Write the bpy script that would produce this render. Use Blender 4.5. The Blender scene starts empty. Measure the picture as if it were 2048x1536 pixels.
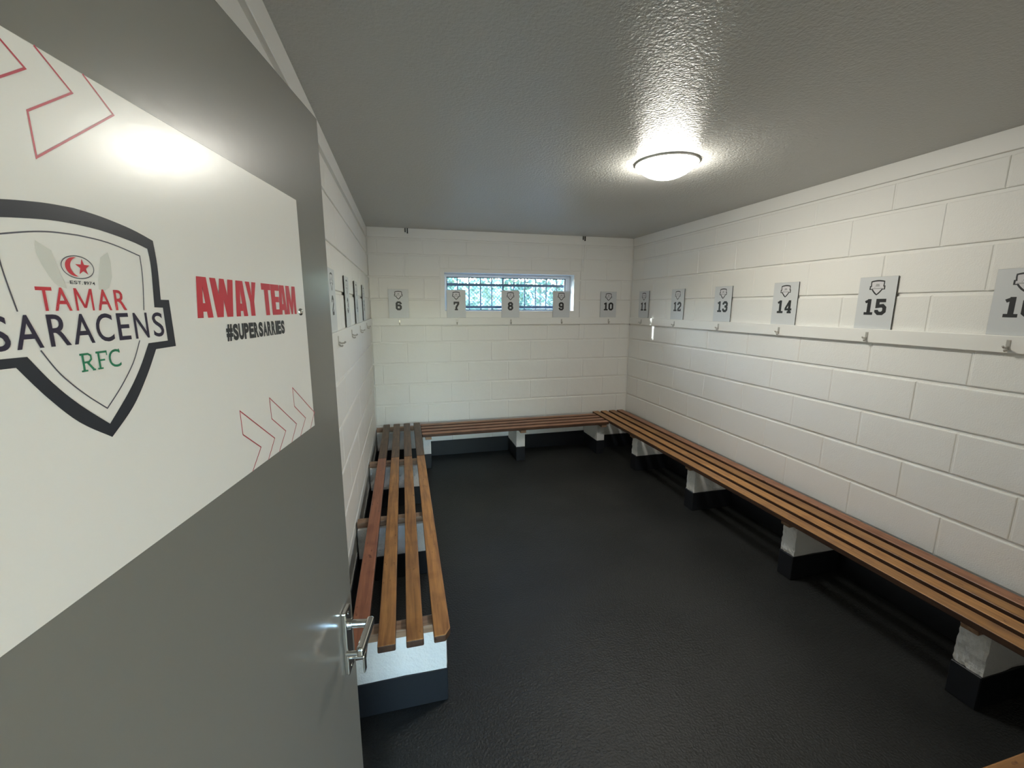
import bpy, bmesh, math, random
from mathutils import Vector, Matrix

random.seed(7)
scn = bpy.context.scene
COL = scn.collection

# ------------------------------------------------------------------ camera
CAM = Vector((0.0, 0.0, 1.6604))
YAW, PITCH, ROLL, FPX = 0.2483, 0.18, 0.0028, 852.746
fw = Vector((math.sin(YAW) * math.cos(PITCH), math.cos(YAW) * math.cos(PITCH), -math.sin(PITCH)))
rt = Vector((math.cos(YAW), -math.sin(YAW), 0.0))
up = rt.cross(fw)
c_, s_ = math.cos(ROLL), math.sin(ROLL)
rt, up = rt * c_ + up * s_, up * c_ - rt * s_
cd = bpy.data.cameras.new('camera')
cd.sensor_fit = 'HORIZONTAL'
cd.sensor_width = 36.0
cd.lens = FPX / 2048.0 * 36.0
cd.clip_start = 0.01
cam = bpy.data.objects.new('camera', cd)
M = Matrix((rt, up, -fw)).transposed().to_4x4()
M.translation = CAM
cam.matrix_world = M
COL.objects.link(cam)
scn.camera = cam

# ------------------------------------------------------------------ sky, sun, exposure
LAMP_L = 84.0
SKY_S = 5.5
SUN_S = 11.0
world = bpy.data.worlds.new('world')
scn.world = world
world.use_nodes = True
wn = world.node_tree
wn.nodes.clear()
wo = wn.nodes.new('ShaderNodeOutputWorld')
wb = wn.nodes.new('ShaderNodeBackground')
sk = wn.nodes.new('ShaderNodeTexSky')
sk.sky_type = 'NISHITA'
sk.sun_disc = False
sk.sun_elevation = math.radians(18)
sk.sun_rotation = math.radians(-58)
sk.air_density = 1.2
sk.dust_density = 0.7
sk.ozone_density = 3.5
wb.inputs['Strength'].default_value = SKY_S
wn.links.new(sk.outputs[0], wb.inputs[0])
wn.links.new(wb.outputs[0], wo.inputs[0])

sd = bpy.data.lights.new('sun', 'SUN')
sd.energy = SUN_S
sd.angle = math.radians(0.55)
sd.color = (1.0, 0.94, 0.84)
sun = bpy.data.objects.new('sun', sd)
sun.rotation_euler = Vector((0.76, -0.50, -0.300)).to_track_quat('-Z', 'Y').to_euler()
sun.location = (-6, 9, 6)
COL.objects.link(sun)

scn.view_settings.view_transform = 'Standard'
scn.view_settings.look = 'None'
scn.view_settings.gamma = 1.0
scn.view_settings.use_curve_mapping = False
scn.view_settings.exposure = 0.0

# ------------------------------------------------------------------ room numbers (metres, floor at 0)
XL, XR, YB, YF = -0.3256, 2.6415, 4.6667, 0.118
ZC, ZT = 2.438, 2.335          # ceiling, underside of the top band
COURSE, Z00 = 0.225, -0.07

# ------------------------------------------------------------------ materials
def mat(name, col, rough=0.5, metal=0.0, spec=0.5, bumps=(), var=None, coat=0.0):
    """bumps: list of (scale, strength, distance, detail); var: (scale, dark colour, amount)"""
    m = bpy.data.materials.new(name)
    m.use_nodes = True
    nt = m.node_tree
    b = nt.nodes['Principled BSDF']
    b.inputs['Base Color'].default_value = (*col, 1)
    b.inputs['Roughness'].default_value = rough
    b.inputs['Metallic'].default_value = metal
    b.inputs['Specular IOR Level'].default_value = spec
    b.inputs['Coat Weight'].default_value = coat
    geo = None
    if bumps or var:
        geo = nt.nodes.new('ShaderNodeNewGeometry')
    if var:
        n = nt.nodes.new('ShaderNodeTexNoise')
        n.inputs['Scale'].default_value = var[0]
        n.inputs['Detail'].default_value = 5
        nt.links.new(geo.outputs['Position'], n.inputs['Vector'])
        rp = nt.nodes.new('ShaderNodeValToRGB')
        rp.color_ramp.elements[0].position = 0.35
        rp.color_ramp.elements[1].position = 0.65
        rp.color_ramp.elements[0].color = (*var[1], 1)
        rp.color_ramp.elements[1].color = (*col, 1)
        nt.links.new(n.outputs['Fac'], rp.inputs['Fac'])
        nt.links.new(rp.outputs['Color'], b.inputs['Base Color'])
    prev = None
    for sc, st, dist, det in bumps:
        n = nt.nodes.new('ShaderNodeTexNoise')
        n.inputs['Scale'].default_value = sc
        n.inputs['Detail'].default_value = det
        nt.links.new(geo.outputs['Position'], n.inputs['Vector'])
        bp = nt.nodes.new('ShaderNodeBump')
        bp.inputs['Strength'].default_value = st
        bp.inputs['Distance'].default_value = dist
        nt.links.new(n.outputs['Fac'], bp.inputs['Height'])
        if prev:
            nt.links.new(prev.outputs['Normal'], bp.inputs['Normal'])
        prev = bp
    if prev:
        nt.links.new(prev.outputs['Normal'], b.inputs['Normal'])
    return m


def wood(name, dark, light, rough=0.42):
    """varnished timber, grain along the object's local X, tone shifted per plank"""
    m = bpy.data.materials.new(name)
    m.use_nodes = True
    nt = m.node_tree
    b = nt.nodes['Principled BSDF']
    tc = nt.nodes.new('ShaderNodeTexCoord')
    oi = nt.nodes.new('ShaderNodeObjectInfo')
    ad = nt.nodes.new('ShaderNodeVectorMath')
    ad.operation = 'MULTIPLY_ADD'
    cx = nt.nodes.new('ShaderNodeCombineXYZ')
    for i in range(3):
        nt.links.new(oi.outputs['Random'], cx.inputs[i])
    ad.inputs[1].default_value = (37.0, 19.0, 23.0)
    nt.links.new(cx.outputs[0], ad.inputs[0])
    nt.links.new(tc.outputs['Object'], ad.inputs[2])
    mp = nt.nodes.new('ShaderNodeMapping')
    mp.inputs['Scale'].default_value = (4.0, 60.0, 60.0)
    nt.links.new(ad.outputs[0], mp.inputs['Vector'])
    n1 = nt.nodes.new('ShaderNodeTexNoise')
    n1.inputs['Scale'].default_value = 1.0
    n1.inputs['Detail'].default_value = 6
    n1.inputs['Distortion'].default_value = 0.6
    nt.links.new(mp.outputs[0], n1.inputs['Vector'])
    rp = nt.nodes.new('ShaderNodeValToRGB')
    rp.color_ramp.elements[0].position = 0.3
    rp.color_ramp.elements[1].position = 0.7
    rp.color_ramp.elements[0].color = (*dark, 1)
    rp.color_ramp.elements[1].color = (*light, 1)
    nt.links.new(n1.outputs['Fac'], rp.inputs['Fac'])
    # worn blotches
    n2 = nt.nodes.new('ShaderNodeTexNoise')
    n2.inputs['Scale'].default_value = 9.0
    n2.inputs['Detail'].default_value = 4
    nt.links.new(ad.outputs[0], n2.inputs['Vector'])
    r2 = nt.nodes.new('ShaderNodeValToRGB')
    r2.color_ramp.elements[0].position = 0.32
    r2.color_ramp.elements[1].position = 0.5
    r2.color_ramp.elements[0].color = (0.72, 0.66, 0.62, 1)
    r2.color_ramp.elements[1].color = (1, 1, 1, 1)
    nt.links.new(n2.outputs['Fac'], r2.inputs['Fac'])
    mx = nt.nodes.new('ShaderNodeMix')
    mx.data_type = 'RGBA'
    mx.blend_type = 'MULTIPLY'
    mx.inputs['Factor'].default_value = 0.8
    nt.links.new(rp.outputs['Color'], mx.inputs['A'])
    nt.links.new(r2.outputs['Color'], mx.inputs['B'])
    # small dark knots and dents
    mp3 = nt.nodes.new('ShaderNodeMapping')
    mp3.inputs['Scale'].default_value = (0.6, 1.0, 1.0)
    nt.links.new(ad.outputs[0], mp3.inputs['Vector'])
    n3 = nt.nodes.new('ShaderNodeTexNoise')
    n3.inputs['Scale'].default_value = 48.0
    n3.inputs['Detail'].default_value = 2
    nt.links.new(mp3.outputs[0], n3.inputs['Vector'])
    r3 = nt.nodes.new('ShaderNodeValToRGB')
    r3.color_ramp.elements[0].position = 0.68
    r3.color_ramp.elements[1].position = 0.76
    r3.color_ramp.elements[0].color = (1, 1, 1, 1)
    r3.color_ramp.elements[1].color = (0.38, 0.30, 0.26, 1)
    nt.links.new(n3.outputs['Fac'], r3.inputs['Fac'])
    mx3 = nt.nodes.new('ShaderNodeMix')
    mx3.data_type = 'RGBA'
    mx3.blend_type = 'MULTIPLY'
    mx3.inputs['Factor'].default_value = 0.85
    nt.links.new(mx.outputs['Result'], mx3.inputs['A'])
    nt.links.new(r3.outputs['Color'], mx3.inputs['B'])
    mx = mx3
    hs = nt.nodes.new('ShaderNodeHueSaturation')
    ma = nt.nodes.new('ShaderNodeMapRange')
    ma.inputs['To Min'].default_value = 0.78
    ma.inputs['To Max'].default_value = 1.2
    nt.links.new(oi.outputs['Random'], ma.inputs['Value'])
    nt.links.new(ma.outputs[0], hs.inputs['Value'])
    nt.links.new(mx.outputs['Result'], hs.inputs['Color'])
    nt.links.new(hs.outputs[0], b.inputs['Base Color'])
    b.inputs['Roughness'].default_value = rough
    bp = nt.nodes.new('ShaderNodeBump')
    bp.inputs['Strength'].default_value = 0.25
    bp.inputs['Distance'].default_value = 0.001
    nt.links.new(n1.outputs['Fac'], bp.inputs['Height'])
    nt.links.new(bp.outputs[0], b.inputs['Normal'])
    return m


MT = {}
MT['wall'] = mat('wall_paint', (0.86, 0.85, 0.81), 0.5, bumps=((7, 0.5, 0.006, 3), (170, 0.42, 0.0025, 3)))
MT['pier'] = mat('pier_paint', (0.84, 0.835, 0.81), 0.55, bumps=((60, 0.6, 0.005, 4), (150, 0.7, 0.003, 4)))
MT['smooth'] = mat('smooth_white_paint', (0.86, 0.85, 0.81), 0.42, bumps=((25, 0.15, 0.003, 3),))
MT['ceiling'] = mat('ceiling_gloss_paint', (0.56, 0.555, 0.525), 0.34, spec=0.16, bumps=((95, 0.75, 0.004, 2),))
MT['floor'] = mat('floor_paint', (0.021, 0.0225, 0.022), 0.42, spec=0.4, bumps=((9, 0.25, 0.006, 4), (100, 0.9, 0.004, 6)), var=(2.2, (0.014, 0.0155, 0.0155), 1))
MT['black'] = mat('black_skirting_paint', (0.013, 0.015, 0.019), 0.4, spec=0.45, bumps=((60, 0.3, 0.002, 3),))
MT['door'] = mat('grey_door_gloss', (0.222, 0.214, 0.195), 0.24, spec=0.5, bumps=((70, 0.10, 0.001, 3),))
MT['panel'] = mat('sign_panel_white', (0.91, 0.865, 0.83), 0.24, spec=0.45, bumps=((110, 0.10, 0.0007, 3),))
MT['red'] = mat('print_red', (0.62, 0.035, 0.055), 0.3)
MT['darkred'] = mat('print_line_red', (0.50, 0.045, 0.075), 0.3)
MT['navy'] = mat('print_navy', (0.018, 0.022, 0.032), 0.3)
MT['ink'] = mat('print_dark_violet', (0.020, 0.015, 0.042), 0.3)
MT['green'] = mat('print_green', (0.012, 0.20, 0.095), 0.3)
MT['thin'] = mat('print_thin_line', (0.09, 0.085, 0.11), 0.3)
MT['greyp'] = mat('print_grey', (0.74, 0.72, 0.67), 0.24)
MT['black_print'] = mat('print_black', (0.018, 0.019, 0.021), 0.45)
MT['sheet'] = mat('number_sheet', (0.66, 0.68, 0.69), 0.4)
MT['sheet_shield'] = mat('number_sheet_shield', (0.70, 0.69, 0.71), 0.4)
MT['sheet_core'] = mat('number_sheet_core', (0.04, 0.04, 0.042), 0.6)
MT['chrome'] = mat('chrome', (0.74, 0.73, 0.70), 0.12, metal=1.0)
MT['hook'] = mat('painted_hook_metal', (0.52, 0.50, 0.46), 0.3, metal=0.5)
MT['bracket'] = mat('dark_bracket_metal', (0.03, 0.03, 0.03), 0.5, metal=0.3)
MT['upvc'] = mat('window_frame_plastic', (0.78, 0.80, 0.84), 0.3)
MT['gasket'] = mat('window_gasket', (0.02, 0.02, 0.024), 0.6)
MT['grille'] = mat('grille_steel', (0.12, 0.15, 0.20), 0.5, metal=0.2)
MT['mesh'] = mat('grille_mesh_steel', (0.40, 0.46, 0.52), 0.5, metal=0.2)
MT['wood'] = wood('varnished_bench_wood', (0.225, 0.095, 0.029), (0.47, 0.22, 0.064))
MT['wood_red'] = wood('reddish_bench_wood', (0.165, 0.058, 0.030), (0.31, 0.115, 0.055))
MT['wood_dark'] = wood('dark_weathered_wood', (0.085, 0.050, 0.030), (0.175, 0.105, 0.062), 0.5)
MT['wood_back'] = wood('brown_bench_wood', (0.21, 0.088, 0.045), (0.36, 0.165, 0.085))
MT['wood_right'] = wood('golden_bench_wood', (0.28, 0.125, 0.038), (0.53, 0.26, 0.080))
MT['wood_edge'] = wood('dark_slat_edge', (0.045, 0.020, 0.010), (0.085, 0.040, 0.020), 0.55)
MT['batten'] = wood('batten_wood', (0.24, 0.135, 0.080), (0.42, 0.27, 0.17), 0.5)
MT['ground'] = mat('outside_ground', (0.30, 0.29, 0.26), 0.9, var=(1.5, (0.20, 0.22, 0.16), 1))
MT['leaf'] = mat('leaf_green', (0.13, 0.21, 0.11), 0.5, var=(5, (0.08, 0.14, 0.08), 1))
MT['leaf_pale'] = mat('leaf_pale_green', (0.22, 0.30, 0.20), 0.5, var=(4, (0.15, 0.24, 0.15), 1))
MT['bark'] = mat('bark', (0.12, 0.09, 0.06), 0.8)
MT['render'] = mat('pale_render', (0.50, 0.49, 0.47), 0.8)
MT['shed'] = mat('blue_grey_shed', (0.30, 0.36, 0.42), 0.6)
MT['baffle'] = mat('baffle_render', (0.76, 0.67, 0.56), 0.8)  # warm tone lets the added passage bounce light onto the door
MT['roof'] = mat('outside_roof', (0.10, 0.10, 0.11), 0.7)


def glass_mat():
    m = bpy.data.materials.new('window_glass')
    m.use_nodes = True
    nt = m.node_tree
    nt.nodes.clear()
    o = nt.nodes.new('ShaderNodeOutputMaterial')
    mx = nt.nodes.new('ShaderNodeMixShader')
    mx.inputs[0].default_value = 0.05
    t = nt.nodes.new('ShaderNodeBsdfTransparent')
    t.inputs['Color'].default_value = (0.86, 0.93, 0.97, 1)
    g = nt.nodes.new('ShaderNodeBsdfGlossy')
    g.inputs['Roughness'].default_value = 0.02
    nt.links.new(t.outputs[0], mx.inputs[1])
    nt.links.new(g.outputs[0], mx.inputs[2])
    nt.links.new(mx.outputs[0], o.inputs[0])
    return m


MT['glass'] = glass_mat()


def lamp_mat():
    m = bpy.data.materials.new('lit_diffuser')
    m.use_nodes = True
    b = m.node_tree.nodes['Principled BSDF']
    b.inputs['Base Color'].default_value = (0.85, 0.85, 0.82, 1)
    b.inputs['Emission Color'].default_value = (1.0, 0.965, 0.87, 1)
    b.inputs['Emission Strength'].default_value = LAMP_L
    b.inputs['Roughness'].default_value = 0.3
    return m


MT['lamp'] = lamp_mat()

# ------------------------------------------------------------------ object helpers
def link(o, parent=None):
    COL.objects.link(o)
    if parent is not None:
        o.parent = parent
    return o


def mk(name, verts, faces, m, parent=None, smooth=False):
    me = bpy.data.meshes.new(name)
    me.from_pydata([tuple(v) for v in verts], [], faces)
    me.validate()
    me.update()
    if m:
        me.materials.append(m)
    if smooth:
        for p in me.polygons:
            p.use_smooth = True
    return link(bpy.data.objects.new(name, me), parent)


def from_bm(name, bm, m, parent=None, smooth=False):
    bmesh.ops.recalc_face_normals(bm, faces=bm.faces)
    me = bpy.data.meshes.new(name)
    bm.to_mesh(me)
    bm.free()
    if m:
        me.materials.append(m)
    if smooth:
        for p in me.polygons:
            p.use_smooth = True
    return link(bpy.data.objects.new(name, me), parent)


def inst(name, me, loc, rz=0.0, parent=None):
    o = bpy.data.objects.new(name, me)
    o.location = loc
    o.rotation_euler = (0, 0, rz)
    return link(o, parent)


def add_box(bm, x0, x1, y0, y1, z0, z1, bev=0.0, seg=2):
    r = bmesh.ops.create_cube(bm, size=1.0)
    vs = r['verts']
    for v in vs:
        v.co = Vector(((x0 + x1) / 2 + v.co.x * (x1 - x0), (y0 + y1) / 2 + v.co.y * (y1 - y0), (z0 + z1) / 2 + v.co.z * (z1 - z0)))
    if bev:
        es = list({e for v in vs for e in v.link_edges})
        bmesh.ops.bevel(bm, geom=es, offset=bev, segments=seg, affect='EDGES', profile=0.5)


def box(name, x0, x1, y0, y1, z0, z1, m, parent=None, bev=0.0, seg=2):
    bm = bmesh.new()
    add_box(bm, x0, x1, y0, y1, z0, z1, bev, seg)
    return from_bm(name, bm, m, parent)


def add_tube(bm, pts, rad, n=8, flat=1.0):
    """round bar through pts"""
    pts = [Vector(p) for p in pts]
    rings = []
    for i, p in enumerate(pts):
        d = (pts[min(i + 1, len(pts) - 1)] - pts[max(i - 1, 0)]).normalized()
        a = d.cross(Vector((0, 0, 1)))
        if a.length < 1e-3:
            a = d.cross(Vector((0, 1, 0)))
        a.normalize()
        b = d.cross(a)
        r = rad[i] if isinstance(rad, (list, tuple)) else rad
        rings.append([bm.verts.new(p + a * r * math.cos(2 * math.pi * k / n) + b * r * flat * math.sin(2 * math.pi * k / n)) for k in range(n)])
    for i in range(len(rings) - 1):
        for k in range(n):
            bm.faces.new((rings[i][k], rings[i][(k + 1) % n], rings[i + 1][(k + 1) % n], rings[i + 1][k]))
    bm.faces.new(rings[0])
    bm.faces.new(rings[-1])


def lathe(bm, prof, n=48, cx=0, cy=0):
    rings = []
    for r, z in prof:
        if r < 1e-6:
            rings.append([bm.verts.new((cx, cy, z))])
        else:
            rings.append([bm.verts.new((cx + r * math.cos(2 * math.pi * k / n), cy + r * math.sin(2 * math.pi * k / n), z)) for k in range(n)])
    for a, b in zip(rings, rings[1:]):
        for k in range(n):
            k2 = (k + 1) % n
            if len(a) == 1:
                bm.faces.new((a[0], b[k], b[k2]))
            elif len(b) == 1:
                bm.faces.new((a[k], b[0], a[k2]))
            else:
                bm.faces.new((a[k], b[k], b[k2], a[k2]))


def empty(name, loc=(0, 0, 0), rz=0.0):
    o = bpy.data.objects.new(name, None)
    o.location = loc
    o.rotation_euler = (0, 0, rz)
    o.empty_display_size = 0.1
    return link(o)


def tag(o, label=None, cat=None, group=None, kind=None):
    if label:
        o['label'] = label
    if cat:
        o['category'] = cat
    if group:
        o['group'] = group
    if kind:
        o['kind'] = kind
    return o


# ------------------------------------------------------------------ 2D shapes (print and lettering)
def stroke(pts, w, closed=False):
    """polyline -> list of mitred quads"""
    P = [Vector(p) for p in pts]
    n = len(P)
    L, R = [], []
    for i in range(n):
        if closed:
            d0, d1 = (P[i] - P[i - 1]).normalized(), (P[(i + 1) % n] - P[i]).normalized()
        else:
            d0 = (P[i] - P[i - 1]).normalized() if i > 0 else (P[1] - P[0]).normalized()
            d1 = (P[i + 1] - P[i]).normalized() if i < n - 1 else d0
        n0, n1 = Vector((-d0.y, d0.x)), Vector((-d1.y, d1.x))
        m = n0 + n1
        if m.length < 1e-4:
            m = n0
        m.normalize()
        k = min(1.0 / max(m.dot(n0), 0.35), 2.2)
        L.append(P[i] + m * (w / 2 * k))
        R.append(P[i] - m * (w / 2 * k))
    out = []
    for i in range(n if closed else n - 1):
        j = (i + 1) % n
        out.append([R[i], R[j], L[j], L[i]])
    return out


def ring(outer, inner):
    """band between two outlines with equal vertex counts"""
    n = len(outer)
    return [[outer[i], outer[(i + 1) % n], inner[(i + 1) % n], inner[i]] for i in range(n)]


_tc = {}


def font_polys(ch, offset=0.0):
    """built-in font glyph as polygons, normalised to the unit box"""
    k = (ch, offset)
    if k in _tc:
        return _tc[k]
    cu = bpy.data.curves.new('glyph', 'FONT')
    cu.body = ch
    cu.offset = offset
    cu.resolution_u = 5
    o = bpy.data.objects.new('glyph', cu)
    COL.objects.link(o)
    dg = bpy.context.evaluated_depsgraph_get()
    me = bpy.data.meshes.new_from_object(o.evaluated_get(dg))
    vs = [v.co.copy() for v in me.vertices]
    x0, x1 = min(v.x for v in vs), max(v.x for v in vs)
    y0, y1 = min(v.y for v in vs), max(v.y for v in vs)
    out = [[((vs[i].x - x0) / (x1 - x0), (vs[i].y - y0) / (y1 - y0)) for i in p.vertices] for p in me.polygons]
    bpy.data.objects.remove(o)
    bpy.data.curves.remove(cu)
    bpy.data.meshes.remove(me)
    _tc[k] = (out, (x1 - x0) / (y1 - y0))
    return _tc[k]


def fit(polys, x0, x1, y0, y1):
    return [[(x0 + p[0] * (x1 - x0), y0 + p[1] * (y1 - y0)) for p in q] for q in polys]


def flat_obj(name, polys, to3, m, parent, stack=False):
    vs, fs = [], []
    for n_, q in enumerate(polys):
        b = len(vs)
        lift = (n_ % 9) * 1.5e-5 if stack else 0.0        # overlapping strokes never share a plane
        a = sum(q[i][0] * q[(i + 1) % len(q)][1] - q[(i + 1) % len(q)][0] * q[i][1] for i in range(len(q)))
        if a < 0:
            q = list(reversed(q))
        vs += [to3(p[0], p[1], lift) for p in q]
        fs.append(list(range(b, b + len(q))))
    return mk(name, vs, fs, m, parent)


HEAVY = {
    'A': [[(0, 0), (.36, 0), (.5, .76), (.5, 1), (.2, 1)], [(1, 0), (.8, 1), (.5, 1), (.5, .76), (.64, 0)], [(.385, .15), (.615, .15), (.575, .36), (.425, .36)]],
    'W': [[(0, 1), (.24, 1), (.42, 0), (.15, 0)], [(.20, 0), (.42, 0), (.60, 1), (.40, 1)], [(.40, 1), (.60, 1), (.80, 0), (.58, 0)], [(.58, 0), (.85, 0), (1, 1), (.76, 1)]],
    'Y': [[(0, 1), (.40, 1), (.5, .60), (.5, .36), (.30, .42)], [(1, 1), (.70, .42), (.5, .36), (.5, .60), (.60, 1)], [(.30, 0), (.70, 0), (.70, .42), (.30, .42)]],
    'T': [[(0, 1), (0, .8), (1, .8), (1, 1)], [(.29, 0), (.71, 0), (.71, .8), (.29, .8)]],
    'E': [[(0, 0), (.48, 0), (.48, 1), (0, 1)], [(.48, .8), (1, .8), (1, 1), (.48, 1)], [(.48, .42), (.92, .42), (.92, .6), (.48, .6)], [(.48, 0), (1, 0), (1, .18), (.48, .18)]],
    'M': [[(0, 0), (.25, 0), (.25, 1), (0, 1)], [(.75, 0), (1, 0), (1, 1), (.75, 1)], [(.06, 1), (.36, 1), (.60, 0), (.42, 0)], [(.94, 1), (.58, 0), (.40, 0), (.64, 1)]],
}

_oct = lambda L, R, B, T, c: [(L + c, B), (R - c, B), (R, B + c), (R, T - c), (R - c, T), (L + c, T), (L, T - c), (L, B + c)]


def slab_digit(d):
    """collegiate slab numeral in a 0.64 x 1 box"""
    w = 0.215
    if d == '0':
        return stroke(_oct(.1, .54, .1, .9, .13), w, True)
    if d == '1':
        return stroke([(.34, 0), (.34, 1)], w) + stroke([(.08, .085), (.60, .085)], .17) + stroke([(.10, .80), (.34, .92)], .17)
    if d == '2':
        return stroke([(.1, .66), (.1, .78), (.22, .9), (.42, .9), (.54, .78), (.54, .60), (.14, .22), (.14, .09)], w) + stroke([(.04, .09), (.62, .09)], .18) + stroke([(.55, .0), (.55, .28)], .14)
    if d == '3':
        return stroke([(.1, .68), (.1, .78), (.22, .9), (.42, .9), (.54, .78), (.54, .62), (.43, .52), (.26, .52)], w) + stroke([(.43, .52), (.54, .42), (.54, .22), (.42, .1), (.22, .1), (.1, .22), (.1, .33)], w)
    if d == '4':
        return stroke([(.44, 0), (.44, 1)], w) + stroke([(.42, .93), (.12, .38), (.12, .30), (.64, .30)], .16) + stroke([(.26, .08), (.62, .08)], .16)
    if d == '5':
        return stroke([(.58, .9), (.13, .9), (.13, .54), (.42, .58), (.54, .46), (.54, .22), (.42, .1), (.22, .1), (.1, .22), (.1, .32)], w)
    if d == '6':
        return stroke([(.54, .68), (.54, .78), (.42, .9), (.22, .9), (.1, .78), (.1, .22), (.22, .1), (.42, .1), (.54, .22), (.54, .44), (.43, .55), (.1, .55)], w)
    if d == '7':
        return stroke([(.1, .66), (.1, .9)], .17) + stroke([(.02, .9), (.55, .9), (.55, .76), (.32, .36), (.32, 0)], w) + stroke([(.14, .08), (.50, .08)], .16)
    if d == '8':
        return stroke(_oct(.12, .52, .54, .9, .11), w, True) + stroke(_oct(.1, .54, .1, .52, .12), w, True)
    if d == '9':
        return [[(.64 - p[0], 1 - p[1]) for p in q] for q in slab_digit('6')]


# shield outline: right half from the crown down to the tip (crest centre u = 0, tip to crown in metres)
SH_C, SH_Z = 0.2505, 1.565
_out = [(.2505, 1.7245), (.272, 1.7231), (.2989, 1.7190), (.3201, 1.7134), (.3212, 1.693), (.3196, 1.6652), (.3294, 1.6651), (.3302, 1.6247), (.3061, 1.6243), (.2917, 1.6036), (.2735, 1.5825), (.2505, 1.565)]
_inn = [(.2505, 1.7140), (.2702, 1.7132), (.2968, 1.7096), (.3125, 1.7060), (.3136, 1.691), (.3110, 1.6588), (.3207, 1.6585), (.3212, 1.6303), (.2987, 1.6299), (.2861, 1.6114), (.2707, 1.5938), (.2505, 1.5751)]


def smooth_run(P, i0, i1, n=5):
    """Catmull-Rom through P[i0..i1]"""
    out = []
    for i in range(i0, i1):
        p0, p1, p2, p3 = P[max(i - 1, i0)], P[i], P[i + 1], P[min(i + 2, i1)]
        for k in range(n):
            t = k / n
            out.append(tuple(0.5 * (2 * b + (c - a) * t + (2 * a - 5 * b + 4 * c - d) * t * t + (3 * b - a - 3 * c + d) * t ** 3) for a, b, c, d in zip(p0, p1, p2, p3)))
    out.append(P[i1])
    return out


def full(half):
    half = smooth_run(half, 0, 3) + smooth_run(half, 3, 5)[1:] + list(half[6:8]) + smooth_run(half, 8, 11)
    h = [(p[0] - SH_C, p[1] - SH_Z) for p in half]
    return h + [(-p[0], p[1]) for p in reversed(h[1:-1])]


SHIELD_OUT, SHIELD_IN = full(_out), full(_inn)

# ------------------------------------------------------------------ the setting: floor, ceiling, walls
box('floor', XL - 0.3, XR + 0.3, -0.12, YB + 0.3, -0.1, 0.0, MT['floor'])
tag(bpy.data.objects['floor'], 'dark grey painted concrete floor', kind='structure')
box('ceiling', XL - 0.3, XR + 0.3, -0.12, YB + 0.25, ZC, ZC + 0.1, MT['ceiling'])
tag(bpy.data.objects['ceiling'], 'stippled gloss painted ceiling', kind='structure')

_bm_cache = {}


def block_mesh(w, h):
    k = (round(w, 3), round(h, 3))
    if k in _bm_cache:
        return _bm_cache[k]
    rings = [(0.0, 0.016), (0.0, 0.0046), (0.0014, 0.0016), (0.0048, 0.0)]
    vs, fs = [], []
    for ins, d in rings:
        a, b = w / 2 - ins, h / 2 - ins
        vs += [(-a, d, -b), (a, d, -b), (a, d, b), (-a, d, b)]
    for r in range(len(rings) - 1):
        for i in range(4):
            j = (i + 1) % 4
            fs.append((r * 4 + i, r * 4 + j, r * 4 + 4 + j, r * 4 + 4 + i))
    t = (len(rings) - 1) * 4
    fs.append((t, t + 1, t + 2, t + 3))
    me = bpy.data.meshes.new('block')
    me.from_pydata(vs, [], fs)
    me.update()
    me.materials.append(MT['wall'])
    _bm_cache[k] = me
    return me


GH, GV = 0.016, 0.007      # bed and head joint widths


def lay(wall, t0, t1, offs, pitch, place, holes=()):
    """blocks between t0 and t1 along the wall, stretcher bond; place(t, z, jitter) -> (loc, rz)"""
    heads = []
    for k in range(0, 11):
        z0, z1 = Z00 + COURSE * k, Z00 + COURSE * (k + 1)
        z0, z1 = max(z0, 0.0), min(z1, ZT)
        if z1 - z0 < 0.05:
            continue
        a = offs[k % 2]
        a -= math.ceil((a - t0) / pitch) * pitch
        cuts = [t0]
        while a < t1:
            if a > t0 + 0.04 and a < t1 - 0.04:
                cuts.append(a)
            a += pitch
        cuts.append(t1)
        for p, q in zip(cuts, cuts[1:]):
            rects = [(p, q, z0, z1)]
            for (hx0, hx1, hz0, hz1) in holes:
                new = []
                for (x0, x1, y0, y1) in rects:
                    if x1 <= hx0 or x0 >= hx1 or y1 <= hz0 or y0 >= hz1:
                        new.append((x0, x1, y0, y1))
                        continue
                    if x0 < hx0:
                        new.append((x0, hx0, y0, y1))
                    if x1 > hx1:
                        new.append((hx1, x1, y0, y1))
                    m0, m1 = max(x0, hx0), min(x1, hx1)
                    if y0 < hz0:
                        new.append((m0, m1, y0, hz0))
                    if y1 > hz1:
                        new.append((m0, m1, hz1, y1))
                rects = new
            for (x0, x1, y0, y1) in rects:
                if x1 - x0 < 0.03 or y1 - y0 < 0.03:
                    continue
                loc, rz = place((x0 + x1) / 2, (y0 + y1) / 2, random.uniform(-0.0004, 0.0014))
                inst('block', block_mesh(x1 - x0 - GV, y1 - y0 - GH), loc, rz, wall)
                if x1 < t1 - 0.05:
                    l2, _ = place(x1, (y0 + y1) / 2, 0.0035)
                    heads.append((l2, rz, y1 - y0 - GH - .003))
    # mortar of the head joints, filled nearly flush
    vs, fs = [], []
    for loc, rz, h in heads:
        ax, nx = Vector((math.cos(rz), math.sin(rz), 0)), Vector((-math.sin(rz), math.cos(rz), 0))
        b = len(vs)
        for d in (0.0, 0.012):
            for sx, sz in ((-1, -1), (1, -1), (1, 1), (-1, 1)):
                vs.append(Vector(loc) + ax * (sx * 0.005) + nx * d + Vector((0, 0, sz * h / 2)))
        fs += [(b, b + 1, b + 2, b + 3), (b + 1, b + 5, b + 6, b + 2), (b + 4, b, b + 3, b + 7), (b + 3, b + 2, b + 6, b + 7), (b + 4, b + 5, b + 1, b)]
    mk('head_joint_mortar', vs, fs, MT['wall'], wall)


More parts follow.
